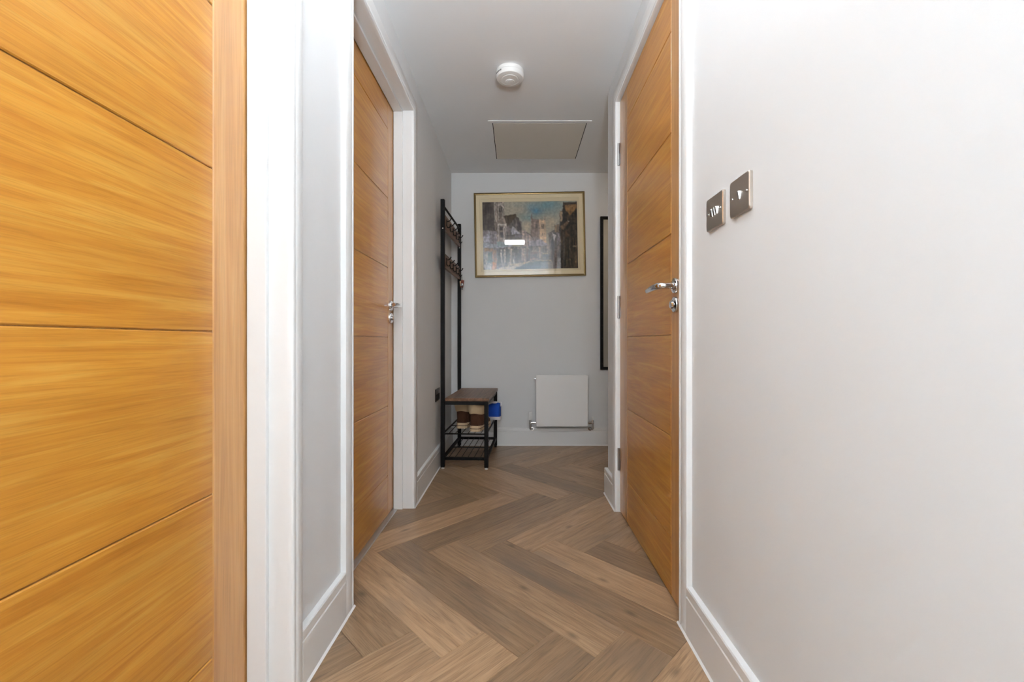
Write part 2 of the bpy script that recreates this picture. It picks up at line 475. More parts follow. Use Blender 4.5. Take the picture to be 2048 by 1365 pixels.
def door(n, loc, rz, width, height, stile_a, stile_b, handle_at, toward, hz, label):
    """local frame: x along the width, front face at y=0 looking to -y, z up"""
    root = empty('door_%d' % n, loc, rz)
    structure(root, label, 'door')
    z0 = 0.006; T = 0.044; g = 0.0018
    MB().box(0.001, width - 0.001, 0.0042, T, z0, height).build('core', M['oak_v'], root)
    def piece(name, xa, xb, za, zb, mat):
        cx, cz = (xa + xb) / 2, (za + zb) / 2
        b = MB().box(xa - cx, xb - cx, 0, 0.0043, za - cz, zb - cz, 0.0021, 1)
        return b.build(name, mat, root, (cx, 0, cz))
    piece('stile', 0, stile_a - 0.0004, z0, height, M['oak_v'])
    piece('stile', width - stile_b + 0.0004, width, z0, height, M['oak_v'])
    zs = [z0] + GZ + [height]
    for k in range(len(zs) - 1):
        piece('board', stile_a + 0.0004, width - stile_b - 0.0004, zs[k] + (g / 2 if k else 0), zs[k + 1] - (g / 2 if k < len(zs) - 2 else 0), M['oak_h'])
    lever_set(root, handle_at, hz, toward)
    return root
# left wall doors: front looks to +X  -> local -y = +X : rotate +90 deg, local x -> +Y
R90 = math.radians(90)
door(1, (DL, O1[0] + 0.003, 0), R90, O1[1] - O1[0] - 0.004, HL - 0.004, 0.12, 0.118, 0.06, 1, 1.06,
     'pale golden oak panelled door beside the viewer with horizontal boards')
door(2, (DL, O2[0] + 0.003, 0), R90, O2[1] - O2[0] - 0.006, HL - 0.004, 0.094, 0.094, O2[1] - O2[0] - 0.063, -1, 1.060,
     'oak panelled door with chrome lever next to the coat rack and metal threshold')
# right door: front looks to -X -> local -y = -X : rotate -90 deg, local x -> -Y
d3 = door(3, (DR, O3[1] - 0.004, 0), -R90, O3[1] - O3[0] - 0.008, HR - 0.003, 0.145, 0.125, O3[1] - O3[0] - 0.086, -1, 1.064,
     'oak panelled door with three steel hinges opposite the other lever door')
for hz in (1.841, 1.055, 0.272):
    hinge = empty('hinge', (-0.003, -0.006, hz), 0, d3)
    hinge['label'] = 'steel butt hinge'
    MB().lathe([(0, -0.057), (0.0062, -0.057), (0.0062, -0.0008), (0.0052, -0.0006), (0.0052, 0.0006), (0.0062, 0.0008), (0.0062, 0.057), (0, 0.057)], 16).build('knuckle', M['steel'], hinge, smooth=True)
    MB().box(0.004, 0.014, 0.0035, 0.0055, -0.055, 0.0).build('leaf_plate', M['steel'], hinge)
# threshold strip under second left door
b = MB()
b.loft([[(x, y, z) for x, z in ((-0.660, 0.0002), (-0.626, 0.0002), (-0.629, 0.0040), (-0.640, 0.0052), (-0.656, 0.0052))] for y in (O2[0] + 0.0005, O2[1] - 0.0005)])
tag(b.build('threshold_strip', M['alu']), 'silver metal threshold strip under the oak door by the coat rack', 'threshold')

# ------------------------------------------------------------------ ceiling fittings
lamp = empty('ceiling_light', (-0.04, 1.17, H))
tag(lamp, 'white rectangular flush light on the ceiling between the facing doors', 'light')
MB().box(-0.14, 0.14, -0.06, 0.06, -0.010, -0.0002, 0.003).build('base', M['plastic'], lamp)
MB().box(-0.14, 0.14, -0.06, 0.06, -0.052, -0.0102, 0.006, 2).build('diffuser', M['lamp'], lamp)
warm_fill = empty('ceiling_light', (1.30, 3.0, H))  # unseen light added to brighten and warm the recess
tag(warm_fill, 'dim warm fill light added unseen in the recess around the corner', 'light')
MB().lathe([(0, -0.0003), (0.13, -0.0003), (0.13, -0.012), (0, -0.012)], 32).build('base', M['plastic'], warm_fill, smooth=True)
MB().lathe([(0, -0.0122), (0.125, -0.0122), (0.125, -0.04), (0.11, -0.055), (0, -0.06)], 32).build('diffuser', M['added_warm'], warm_fill, smooth=True)

pl = empty('added_uplight', (0.14, -0.80, 0.0))  # unseen uplight added to brighten the ceiling and upper walls
tag(pl, 'unseen uplight on a pole added behind the viewer to light the ceiling', 'lamp')
MB().lathe([(0, 0.0003), (0.13, 0.0003), (0.13, 0.012), (0.02, 0.022), (0, 0.022)], 32).build('base', M['steel'], pl, smooth=True)
MB().tube([(0, 0, 0.02), (0, 0, 1.12)], 0.011, 12).build('pole', M['steel'], pl, smooth=True)
MB().lathe([(0, 1.11), (0.03, 1.11), (0.11, 1.15), (0.145, 1.205), (0.140, 1.205), (0.105, 1.156), (0, 1.156)], 36).build('bowl', M['plastic'], pl, smooth=True)
MB().lathe([(0, 1.158), (0.10, 1.158), (0.118, 1.178), (0, 1.178)], 36).build('uplight_disc', M['uplight_fill'], pl, smooth=True)

sd = empty('smoke_alarm', (-0.040, 2.235, H))
tag(sd, 'round white smoke alarm on the ceiling before the loft hatch', 'smoke alarm')
MB().lathe([(0, -0.0003), (0.070, -0.0003), (0.072, -0.003), (0.072, -0.016), (0.0705, -0.018), (0, -0.018)], 48).build('base', M['plastic'], sd, smooth=True)
MB().lathe([(0, -0.018), (0.0695, -0.018), (0.073, -0.022), (0.073, -0.034), (0.067, -0.042), (0.050, -0.0455), (0.048, -0.0435), (0.044, -0.0435), (0.042, -0.0465), (0.0, -0.048)], 48).build('cover', M['plastic'], sd, smooth=True)
MB().lathe([(0, -0.047), (0.0235, -0.047), (0.0225, -0.0505), (0.0195, -0.0490), (0.0165, -0.0490), (0.0155, -0.0505), (0.0, -0.0515)], 32, at=(0, 0.012, 0)).build('test_button', M['plastic'], sd, smooth=True)
bv = MB()
for k in range(9):
    a = math.radians(200 + k * 4)
    bv.box(0.0727 * math.cos(a) - .0012, 0.0727 * math.cos(a) + .0012, 0.0727 * math.sin(a) - .0012, 0.0727 * math.sin(a) + .0012, -0.031, -0.025)
bv.build('vent_slots', M['shadow'], sd)
MB().lathe([(0, -0.0455), (0.0025, -0.0455), (0.0022, -0.0475), (0, -0.048)], 12, at=(0.006, 0.052, 0)).build('indicator', M['plastic'], sd)

hx0, hx1, hy0, hy1 = -0.190, 0.478, 2.734, 3.334
ht = empty('loft_hatch', ((hx0 + hx1) / 2, (hy0 + hy1) / 2, H))
tag(ht, 'cream loft hatch with slim frame set into the ceiling', 'hatch')
w2, d2 = (hx1 - hx0) / 2, (hy1 - hy0) / 2; fr = 0.026
b = MB()
for x0, x1, y0, y1 in ((-w2, -w2 + fr, -d2, d2), (w2 - fr, w2, -d2, d2), (-w2 + fr, w2 - fr, -d2, -d2 + fr), (-w2 + fr, w2 - fr, d2 - fr, d2)):
    b.box(x0, x1, y0, y1, -0.004, -0.0002)
b.build('hatch_frame', M['ceil'], ht)
MB().box(-w2 + fr, w2 - fr, -d2 + fr, d2 - fr, -0.002, -0.0002).build('gap', M['shadow'], ht)
MB().box(-w2 + fr + .005, w2 - fr - .005, -d2 + fr + .005, d2 - fr - .005, -0.0045, -0.0021, 0.0008).build('hatch_panel', M['hatch'], ht)

# ------------------------------------------------------------------ switches and socket
def switch(y0, y1, z0, z1, n, label):
    root = empty('light_switch', (XR, (y0 + y1) / 2, (z0 + z1) / 2))
    tag(root, label, 'light switch')
    w, h = (y1 - y0) / 2, (z1 - z0) / 2
    b = bmesh.new()
    pts = []
    r = 0.006
    for (cy, cz, a0) in ((w - r, h - r, 0), (-w + r, h - r, 90), (-w + r, -h + r, 180), (w - r, -h + r, 270)):
        for k in range(6):
            a = math.radians(a0 + k * 18)
            pts.append((cy + r * math.cos(a), cz + r * math.sin(a)))
    m = MB()
    m.loft([[(-0.0003, y, z) for y, z in pts], [(-0.0065, y, z) for y, z in pts], [(-0.0085, y * 0.955, z * 0.955) for y, z in pts]])
    b.free()
    m.build('plate', M['nickel'], root)
    for s in (-1, 1):
        MB().lathe([(0, -0.0083), (0.0032, -0.0083), (0.0030, -0.0098), (0, -0.0103)], 14, 'X', (0, s * w * 0.72, 0)).build('screw', M['chrome'], root, smooth=True)
    gap = 0.0135
    for k in range(n):
        yy = (k - (n - 1) / 2) * gap
        t = MB()
        t.loft([[(-0.0083, yy - .0032, -0.010), (-0.0083, yy + .0032, -0.010), (-0.0083, yy + .0032, 0.010), (-0.0083, yy - .0032, 0.010)],
                [(-0.0098, yy - .0030, -0.009), (-0.0098, yy + .0030, -0.009), (-0.0128, yy + .0030, 0.009), (-0.0128, yy - .0030, 0.009)]])
        t.build('rocker', M['chrome'], root)
    return root
switch(0.938, 1.0255, 1.1735, 1.260, 1, 'brushed nickel switch plate with a single rocker')
switch(1.060, 1.1525, 1.1735, 1.260, 3, 'brushed nickel switch plate with three rockers beside the door frame')

so = empty('wall_socket', (XL, 2.95, 0.508))
tag(so, 'dark metal wall socket low on the wall behind the coat rack post', 'socket')
MB().box(0.0003, 0.007, -0.070, 0.070, -0.043, 0.043, 0.002).build('plate', M['darkplate'], so)
for s in (-1, 1):
    MB().box(0.0072, 0.009, s * 0.035 - 0.022, s * 0.035 + 0.022, -0.034, 0.006, 0.001).build('outlet', M['shadow'], so)
    MB().box(0.0072, 0.012, s * 0.014 - 0.006, s * 0.014 + 0.006, 0.012, 0.030, 0.001).build('rocker', M['chrome'], so)

# ------------------------------------------------------------------ radiator
rd = empty('radiator', (0.366, YF, 0))
tag(rd, 'small white flat panel radiator on the end wall', 'radiator')
rw, z0, z1 = 0.214, 0.176, 0.596
MB().box(-rw, rw, -0.100, -0.088, z0, z1, 0.004, 2).build('front_panel', M['rad'], rd)
b = MB().box(-rw + .01, rw - .01, -0.086, -0.030, z0 + .01, z1 - .02)
b.build('convector', M['shadow'], rd)
for s in (-1, 1):
    MB().box(s * rw - (0.0 if s < 0 else 0.006), s * rw + (0.006 if s < 0 else 0.0), -0.0875, -0.028, z0 + .012, z1 - .004, 0.001).build('side_panel', M['rad'], rd)
b = MB()
b.box(-rw + .006, rw - .006, -0.0875, -0.072, z1 - .010, z1 - .002); b.box(-rw + .006, rw - .006, -0.046, -0.030, z1 - .010, z1 - .002)
for k in range(14):
    x = -rw + .02 + k * (2 * rw - .04) / 13
    b.box(x - .004, x + .004, -0.0875, -0.030, z1 - .008, z1 - .004)
b.build('top_grille', M['rad'], rd)
for xa in (-rw + .05, rw - .09):
    MB().box(xa, xa + .04, -0.030, -0.0003, z0 + .03, z1 - .05).build('bracket', M['rad'], rd)
MB().lathe([(0, 0), (0.007, 0), (0.007, -0.006), (0.004, -0.007), (0.004, -0.013), (0, -0.013)], 16, 'X', (-rw, -0.06, z1 - .03)).build('bleed_valve', M['chrome'], rd, smooth=True)
MB().box(-rw + .018, -rw + .060, -0.1008, -0.0999, z0 + .010, z0 + .024).build('maker_badge', M['plastic'], rd)
for s, trv in ((-1, True), (1, False)):
    v = empty('valve', (s * (rw + 0.044), -0.060, z0 + 0.026), 0, rd)
    b = MB()
    b.lathe([(0, -0.050), (0.0085, -0.050), (0.0085, -0.012), (0.011, -0.010), (0.012, 0.008), (0.010, 0.018), (0.010, 0.022), (0, 0.022)], 20)
    b.lathe([(0, 0), (0.0105, 0), (0.0105, 0.018), (0.014, 0.020), (0.014, 0.032), (0.010, 0.034), (0.010, 0.044), (0, 0.044)] if s < 0 else
            [(0, 0), (0.0105, 0), (0.0105, -0.018), (0.014, -0.020), (0.014, -0.032), (0.010, -0.034), (0.010, -0.044), (0, -0.044)], 20, 'X')
    b.build('valve_body', M['chrome'], v, smooth=True)
    if trv:
        c = MB(); rings = []
        for h, r in ((0.022, 0.014), (0.028, 0.0165), (0.050, 0.0165), (0.082, 0.014), (0.088, 0.009)):
            rings.append([((r * (1.06 if k % 2 else 0.94)) * math.cos(2 * math.pi * k / 32), (r * (1.06 if k % 2 else 0.94)) * math.sin(2 * math.pi * k / 32), h) for k in range(32)])
        c.loft(rings); c.build('thermostat_head', M['plastic'], v)
    else:
        MB().lathe([(0, 0.022), (0.009, 0.022), (0.008, 0.046), (0, 0.047)], 20).build('cap', M['plastic'], v, smooth=True)
    b = MB()
    b.tube([(0, 0, -0.048), (0, 0.004, -0.055), (0, 0.012, -0.058), (-s * 0.010, 0.020, -0.058), (-s * 0.016, 0.034, -0.058), (-s * 0.016, 0.0595, -0.058)], 0.0078, 12)
    b.build('pipe', M['chrome'], v, smooth=True)
    MB().lathe([(0, 0.034), (0.016, 0.034), (0.015, 0.041), (0, 0.0415)], 20, 'Y', (-s * 0.016, 0, -0.058)).build('pipe_collar', M['chrome'], v, smooth=True)

# ------------------------------------------------------------------ framed picture
pic = empty('framed_picture', (0.104, YF - 0.0004, 1.777))
pic.rotation_euler = (0, math.radians(-1.0), 0)
tag(pic, 'street scene with church tower in thin gilt frame on the end wall', 'picture')
pw, ph, fw = 0.466, 0.355, 0.017
def frame_loft(hw, hh, prof, y_sign=-1):
    """prof: (distance inwards from the outer edge, height off the wall)"""
    m = MB(); bmv = m.bm
    rings = [[bmv.verts.new(((sx) * (hw - d), -t, sz * (hh - d))) for d, t in prof] for sx, sz in ((-1, -1), (1, -1), (1, 1), (-1, 1))]
    n = len(prof)
    for k in range(4):
        a, c = rings[k], rings[(k + 1) % 4]
        for i in range(n):
            j = (i + 1) % n
            bmv.faces.new((a[i], c[i], c[j], a[j]))
    return m
frame_loft(pw, ph, [(0, 0), (0, 0.016), (0.003, 0.021), (0.008, 0.022), (0.011, 0.018), (0.015, 0.017), (fw, 0.014), (fw, 0)]).build('frame', M['gold'], pic)
ax0, ax1, az0, az1 = -0.396, 0.401, -0.290, 0.279      # visible print
frame_loft(pw - fw, ph - fw, [(0, 0.001), (0, 0.0105), (0.030, 0.0105), (0.031, 0.001)]).build('mount', M['mat'], pic)
b = MB()
for x0, x1, zz0, zz1 in ((-pw + fw + .031, ax0, -ph + fw + .031, ph - fw - .031), (ax1, pw - fw - .031, -ph + fw + .031, ph - fw - .031),
                         (ax0, ax1, -ph + fw + .031, az0), (ax0, ax1, az1, ph - fw - .031)):
    b.box(x0, x1, -0.0088, -0.001, zz0, zz1)
b.build('inner_mount', M['mat2'], pic)
# --- the print: coloured cells
NX, NZ = 210, 150
rng = np.random.default_rng(5)
gx, gy = np.meshgrid((np.arange(NX) + .5) / NX * 1365 + 180, (np.arange(NZ) + .5) / NZ * 975 + 190)
def smooth_noise(nx, nz, seed):
    r = np.random.default_rng(seed); g = r.random((nz + 2, nx + 2))
    fx = (np.arange(NX) + .5) / NX * nx; fz = (np.arange(NZ) + .5) / NZ * nz
    ix, iz = fx.astype(int), fz.astype(int); tx, tz = fx - ix, fz - iz
    tx = tx * tx * (3 - 2 * tx); tz = tz * tz * (3 - 2 * tz)
    A = g[iz][:, ix]; B = g[iz][:, ix + 1]; C = g[iz + 1][:, ix]; D = g[iz + 1][:, ix + 1]
    return (A * (1 - tx) + B * tx) * (1 - tz)[:, None] + (C * (1 - tx) + D * tx) * tz[:, None]
wob1, wob2 = (smooth_noise(40, 28, 1) - .5) * 16, (smooth_noise(40, 28, 2) - .5) * 16
img = np.zeros((NZ, NX, 3))
img[:] = (152, 144, 128)
def blob(cx, cy, rx, ry, col, k=1.0):
    w = np.exp(-(((gx - cx) / rx) ** 2 + ((gy - cy) / ry) ** 2)) * k * (0.55 + 0.9 * smooth_noise(18, 12, int(cx)))
    w = np.clip(w, 0, 1)[..., None]
    img[:] = img * (1 - w) + np.array(col) * w
for a in ((980, 315, 130, 70, (76, 116, 140), .9), (1150, 240, 200, 70, (104, 134, 140), .9), (830, 430, 130, 70, (112, 136, 138), .8), (1200, 330, 90, 110, (124, 140, 142), .7),
          (620, 280, 110, 90, (160, 150, 132), .8), (700, 230, 100, 40, (140, 144, 136), .6), (900, 250, 90, 50, (120, 140, 146), .7), (1180, 500, 80, 90, (172, 158, 136), .9), (820, 540, 60, 90, (176, 164, 144), .9)):
    blob(*a)
def inside(poly):
    X = gx + wob1; Y = gy + wob2
    m = np.zeros(X.shape, bool); n = len(poly)
    for i in range(n):
        x1, y1 = poly[i]; x2, y2 = poly[(i + 1) % n]
        if y1 == y2: continue
        c = ((y1 > Y) != (y2 > Y)) & (X < (x2 - x1) * (Y - y1) / (y2 - y1) + x1)
        m ^= c
    return m
def P(poly, col, streak=0.10, a=1.0):
    m = inside(poly)
    tex = 1 + streak * ((smooth_noise(90, 10, len(poly) * 7 + int(poly[0][0])) - .5) * 2.2 + (smooth_noise(60, 50, int(poly[0][1])) - .5) * 1.6)
    c = np.array(col)[None, None, :] * tex[..., None]
    img[m] = img[m] * (1 - a) + c[m] * a
def Q(x0, y0, x1, y1, col, streak=0.10, a=1.0): P([(x0, y0), (x1, y0), (x1, y1), (x0, y1)], col, streak, a)
# left terrace
P([(170, 180), (350, 180), (385, 470), (375, 610), (170, 610)], (74, 64, 59), .25)
P([(340, 180), (490, 180), (496, 430), (530, 480), (536, 760), (370, 770), (352, 450)], (120, 106, 97), .25)
for x in (352, 372, 408, 470): Q(x, 190, x + 9, 470, (170, 160, 148), .1)
P([(400, 215), (450, 195), (488, 260), (488, 285), (445, 235), (400, 245)], (178, 168, 158))
for x in (425, 455): Q(x, 270, x + 14, 400, (62, 56, 54))
P([(405, 470), (470, 430), (520, 460), (530, 500), (400, 500)], (132, 118, 106), .2)
P([(392, 505), (535, 500), (535, 525), (392, 530)], (182, 174, 166))
for x in (398, 478, 508): Q(x, 530, x + 14, 750, (176, 166, 160))
Q(428, 545, 470, 602, (58, 54, 56)); Q(430, 626, 474, 705, (62, 56, 58))
P([(180, 590), (380, 605), (385, 850), (180, 855)], (126, 116, 118), .3)
P([(180, 690), (250, 650), (270, 600), (300, 700), (300, 780), (180, 760)], (160, 156, 164), .25)
for x in (280, 325): Q(x, 640, x + 12, 800, (86, 78, 78))
P([(490, 385), (665, 373), (662, 545), (530, 548)], (72, 60, 46), .2)
P([(530, 548), (665, 415), (735, 470), (748, 620), (800, 650), (812, 735), (500, 742)], (98, 88, 84), .3)
P([(660, 400), (700, 420), (720, 500), (745, 610), (700, 600)], (66, 58, 56), .2)
P([(590, 575), (640, 560), (700, 640), (700, 670), (590, 668)], (152, 147, 152), .2)
P([(615, 545), (720, 640), (712, 655), (605, 560)], (165, 158, 156))
Q(520, 660, 800, 735, (58, 50, 43), .3)
P([(640, 650), (700, 655), (780, 690), (780, 715), (640, 700)], (104, 98, 100))
P([(740, 610), (800, 610), (880, 690), (1010, 735), (1135, 830), (1135, 900), (740, 900)], (138, 124, 118), .3)
P([(800, 630), (815, 625), (900, 700), (890, 712)], (88, 80, 78))
# tower
P([(880, 440), (998, 452), (1004, 730), (868, 690)], (122, 105, 95), .2)
P([(993, 452), (1084, 458), (1102, 700), (1092, 770), (1088, 935), (1064, 935), (1000, 760)], (188, 163, 136), .15)
P([(890, 335), (908, 450), (876, 450)], (116, 104, 96)); P([(1077, 395), (1090, 470), (1064, 470)], (140, 124, 108))
Q(945, 515, 972, 582, (84, 74, 70)); Q(1024, 515, 1041, 584, (84, 70, 60)); Q(1046, 515, 1062, 584, (92, 76, 64)); Q(1036, 640, 1050, 680, (120, 102, 86))
P([(840, 760), (1010, 735), (1100, 800), (1130, 840), (850, 840)], (150, 142, 146), .2)
# lower shop fronts
P([(180, 840), (1165, 832), (1165, 1045), (850, 1060), (600, 1110), (300, 1165), (180, 1165)], (116, 108, 100), .35)
P([(180, 770), (400, 800), (560, 780), (620, 820), (560, 845), (180, 850)], (146, 146, 152), .2)
P([(375, 765), (500, 760), (560, 800), (540, 835), (390, 835)], (124, 134, 134), .15)
Q(195, 852, 330, 900, (124, 98, 72), .2); Q(320, 880, 376, 1060, (140, 112, 88), .2)
P([(310, 1060), (372, 1060), (372, 1158), (305, 1165)], (156, 108, 66), .2)
for x, w, c in ((205, 30, (150, 140, 130)), (245, 60, (72, 80, 70)), (385, 40, (76, 74, 68)), (437, 14, (176, 168, 158)), (460, 16, (90, 84, 80)), (485, 16, (170, 160, 150)), (510, 50, (74, 72, 66)),
                (575, 22, (172, 160, 146)), (605, 80, (96, 88, 78)), (612, 22, (160, 152, 142)), (700, 30, (84, 74, 68)), (740, 40, (136, 122, 112)), (800, 34, (112, 92, 80)), (765, 14, (170, 156, 140))):
    Q(x, 870 if x > 380 else 915, x + w, 1065 if x < 560 else 1090, c, .3)
for y in (905, 960): Q(437, y, 505, y + 10, (92, 84, 80))
P([(590, 890), (640, 860), (700, 880), (690, 930), (600, 925)], (84, 80, 66), .2)
P([(190, 1090), (290, 1080), (300, 1165), (190, 1165)], (138, 130, 122), .3)
Q(855, 920, 965, 1035, (142, 124, 112), .2); Q(866, 950, 960, 1010, (72, 66, 62), .4); Q(862, 925, 968, 944, (94, 72, 62))
Q(985, 850, 1010, 1010, (158, 142, 128)); Q(860, 860, 890, 890, (84, 78, 76)); Q(920, 860, 950, 890, (92, 84, 80))
P([(1010, 1010), (1035, 935), (1110, 935), (1120, 1030), (1010, 1035)], (96, 88, 78), .3); Q(1036, 938, 1118, 948, (176, 166, 140)); Q(1044, 960, 1105, 990, (62, 60, 58))
# street
P([(330, 1170), (560, 1095), (700, 1075), (1000, 1040), (1170, 1035), (1170, 1060), (860, 1075), (620, 1170)], (168, 152, 128), .15)
for x in (400, 480, 560): P([(x, 1110), (x + 60, 1095), (x + 50, 1120), (x - 10, 1135)], (98, 86, 70))
P([(590, 1170), (850, 1066), (1000, 1050), (1165, 1048), (1195, 1170)], (54, 59, 58), .2)
P([(1005, 1070), (1112, 1065), (1118, 1170), (1002, 1170)], (102, 102, 98), .1)
P([(1112, 1060), (1165, 1050), (1195, 1170), (1118, 1170)], (142, 134, 122), .1)
# right hand houses
P([(1125, 660), (1215, 600), (1213, 530), (1283, 520), (1305, 565), (1310, 1170), (1190, 1170), (1150, 930), (1135, 760)], (96, 88, 84), .3)
P([(1178, 650), (1245, 685), (1200, 770)], (170, 164, 162)); Q(1222, 530, 1282, 640, (126, 106, 84), .2)
P([(1160, 760), (1190, 690), (1205, 900), (1195, 1165), (1180, 1100)], (62, 58, 60), .2)
Q(1250, 660, 1295, 830, (118, 110, 110), .3)
P([(1295, 335), (1335, 325), (1350, 212), (1560, 208), (1560, 1170), (1300, 1170), (1288, 600)], (46, 39, 30), .6)
P([(1300, 340), (1335, 335), (1330, 470), (1302, 485)], (144, 122, 96)); P([(1300, 560), (1400, 480), (1440, 470), (1340, 620)], (92, 72, 54), .3)
P([(1368, 250), (1535, 235), (1535, 300), (1440, 395), (1385, 325)], (126, 92, 56), .25); P([(1400, 265), (1500, 255), (1440, 330)], (152, 116, 74), .2)
Q(1350, 208, 1535, 228, (34, 28, 24))
for x, w, c in ((1320, 12, (74, 62, 48)), (1380, 14, (66, 58, 40)), (1430, 10, (88, 76, 58)), (1480, 16, (60, 52, 36)), (1515, 9, (80, 62, 42))): Q(x, 720, x + w, 1150, c, .5)
P([(1480, 830), (1525, 840), (1520, 860), (1470, 850)], (120, 104, 84)); P([(1400, 470), (1425, 480), (1420, 500)], (150, 140, 130))
P([(1360, 640), (1390, 620), (1430, 700), (1370, 720)], (78, 58, 40), .3)
img *= (0.94 + 0.12 * rng.random((NZ, NX)))[..., None] * (0.9 + 0.2 * smooth_noise(70, 50, 33))[..., None]
img = np.clip(img, 5, 240) / 255.0
lin = np.where(img <= 0.04045, img / 12.92, ((img + 0.055) / 1.055) ** 2.4) * 1.5
xs = np.linspace(ax0, ax1, NX + 1); zsn = np.linspace(az1, az0, NZ + 1)
verts = [(x, -0.0050, z) for z in zsn for x in xs]
faces = [(k * (NX + 1) + i, (k + 1) * (NX + 1) + i, (k + 1) * (NX + 1) + i + 1, k * (NX + 1) + i + 1) for k in range(NZ) for i in range(NX)]
me = bpy.data.meshes.new('print'); me.from_pydata(verts, [], faces)
vc = np.zeros((NZ + 1, NX + 1, 3)); pad = np.pad(lin, ((1, 1), (1, 1), (0, 0)), mode='edge')
vc = (pad[:-1, :-1] + pad[1:, :-1] + pad[:-1, 1:] + pad[1:, 1:]) / 4
ca = me.color_attributes.new('paint', 'FLOAT_COLOR', 'POINT')
ca.data.foreach_set('color', np.concatenate([vc.reshape(-1, 3), np.ones((vc.shape[0] * vc.shape[1], 1))], 1).astype(np.float32).ravel())
mp, nt, pb = new_mat('painted_print')
at = nt.nodes.new('ShaderNodeAttribute'); at.attribute_name = 'paint'
nt.links.new(at.outputs['Color'], pb.inputs['Base Color']); pb.inputs['Roughness'].default_value = 0.8
link_mesh('print', me, mp, pic)
MB().box(-pw + fw, pw - fw, -0.0135, -0.0120, -ph + fw, ph - fw).build('glass', M['glass'], pic)

# ------------------------------------------------------------------ mirror on the end wall
mw, mh = 0.22, 0.645
mi = empty('wall_mirror', (0.697 + mw, YF - 0.0004, 1.283))
tag(mi, 'tall mirror with black studded frame on the end wall', 'mirror')
frame_loft(mw, mh, [(0, 0), (0, 0.020), (0.002, 0.022), (0.023, 0.022), (0.025, 0.018), (0.025, 0)]).build('frame', M['black'], mi)
MB().box(-mw + .0245, mw - .0245, -0.012, -0.001, -mh + .0245, mh - .0245).build('mirror_glass', M['mirror'], mi)
for s in (-1, 1):
    for k in range(12):
        MB().lathe([(0, -0.022), (0.0028, -0.022), (0.002, -0.0238), (0, -0.0242)], 8, 'Y').build('stud', M['darkplate'], mi, (s * (mw - .0125), 0, -mh + .05 + k * (2 * mh - .1) / 11), smooth=True)

# ------------------------------------------------------------------ coat rack with shoe bench
RK = empty('coat_rack', (-0.349, 3.23, 0), math.radians(-2.8))
tag(RK, 'black metal hall tree with hook boards, wooden seat and wire shoe shelves', 'coat rack')
px_, py_, t_ = 0.151, 0.308, 0.0135
SEAT = 0.487
for sy in (-1, 1):
    po = MB().box(-t_, t_, -t_, t_, 0.012, 1.856, 0.002).build('post', M['black'], RK, (-px_, sy * py_, 0))
    MB().lathe([(0, 0), (0.012, 0), (0.012, 0.005), (0.006, 0.006), (0.006, 0.0119), (0, 0.0119)], 16).build('foot', M['plastic'] if sy < 0 else M['black'], po, smooth=True)
    MB().lathe([(0, -t_ - .0002), (0.0045, -t_ - .0002), (0.0035, -t_ - .003), (0, -t_ - .0035)], 12, 'Y', (0.003, 0, 1.655)).build('screw_cap', M['plastic'], po, smooth=True)
    lg = MB().box(-t_, t_, -t_, t_, 0.012, SEAT - 0.022, 0.002).build('leg', M['black'], RK, (px_, sy * py_, 0))
    MB().lathe([(0, 0), (0.012, 0), (0.012, 0.005), (0.006, 0.006), (0.006, 0.0119), (0, 0.0119)], 16).build('foot', M['plastic'] if sy < 0 else M['black'], lg, smooth=True)
MB().tube([(-px_, -py_ + t_, 1.818), (-px_, py_ - t_, 1.818)], 0.0075, 12).build('top_bar', M['black'], RK, smooth=True)
for zc in (1.712, 1.441):
    bd = MB().box(-0.009, 0.009, -py_ + t_ + .001, py_ - t_ - .001, -0.050, 0.050, 0.0015).build('hook_board', M['walnut'], RK, (-px_, 0, zc))
    for k in range(5):
        y = -0.236 + k * 0.118
        hk = MB()
        hk.tube([(0.002, 0, 0.012), (0.014, 0, 0.012), (0.027, 0, 0.020), (0.032, 0, 0.028)], [0.0034] * 4, 8)
        hk.tube([(0.002, 0, 0.026), (0.002, 0, -0.018), (0.008, 0, -0.030), (0.018, 0, -0.032), (0.025, 0, -0.024), (0.026, 0, -0.018)], [0.0034] * 6, 8)
        hk.lathe([(0, -0.0045), (0.0045, -0.0025), (0.0045, 0.0025), (0, 0.0045)], 10, 'Z', (0.032, 0, 0.030))
        hk.build('hook', M['black'], bd, (0.0092, y, 0), smooth=True)
MB().box(-0.134, 0.170, -0.318, 0.318, SEAT - 0.021, SEAT, 0.002).build('seat', M['walnut'], RK)
def rails(z, h=0.020, w=0.018):
    b = MB()
    b.box(-px_ + t_, px_ - t_, -py_ - w / 2, -py_ + w / 2, z - h, z); b.box(-px_ + t_, px_ - t_, py_ - w / 2, py_ + w / 2, z - h, z)
    b.box(-px_ - w / 2, -px_ + w / 2, -py_ + t_, py_ - t_, z - h, z); b.box(px_ - w / 2, px_ + w / 2, -py_ + t_, py_ - t_, z - h, z)
    return b
rails(SEAT - 0.0215, 0.024).build('seat_frame', M['black'], RK)
SH = 0.244
for z, hh_ in ((SH, 0.007), (0.080, 0.018)):
    sf = rails(z, hh_, 0.010 if z == SH else 0.018).build('shelf_frame', M['black'], RK)
    for k in range(6):
        x = -0.110 + k * 0.044
        MB().tube([(x, -py_, z - 0.003), (x, py_, z - 0.003)], 0.0026, 6).build('wire', M['black'], sf)
    MB().tube([(-px_, 0, z - 0.0085), (px_, 0, z - 0.0085)], 0.003, 6).build('cross_wire', M['black'], sf)

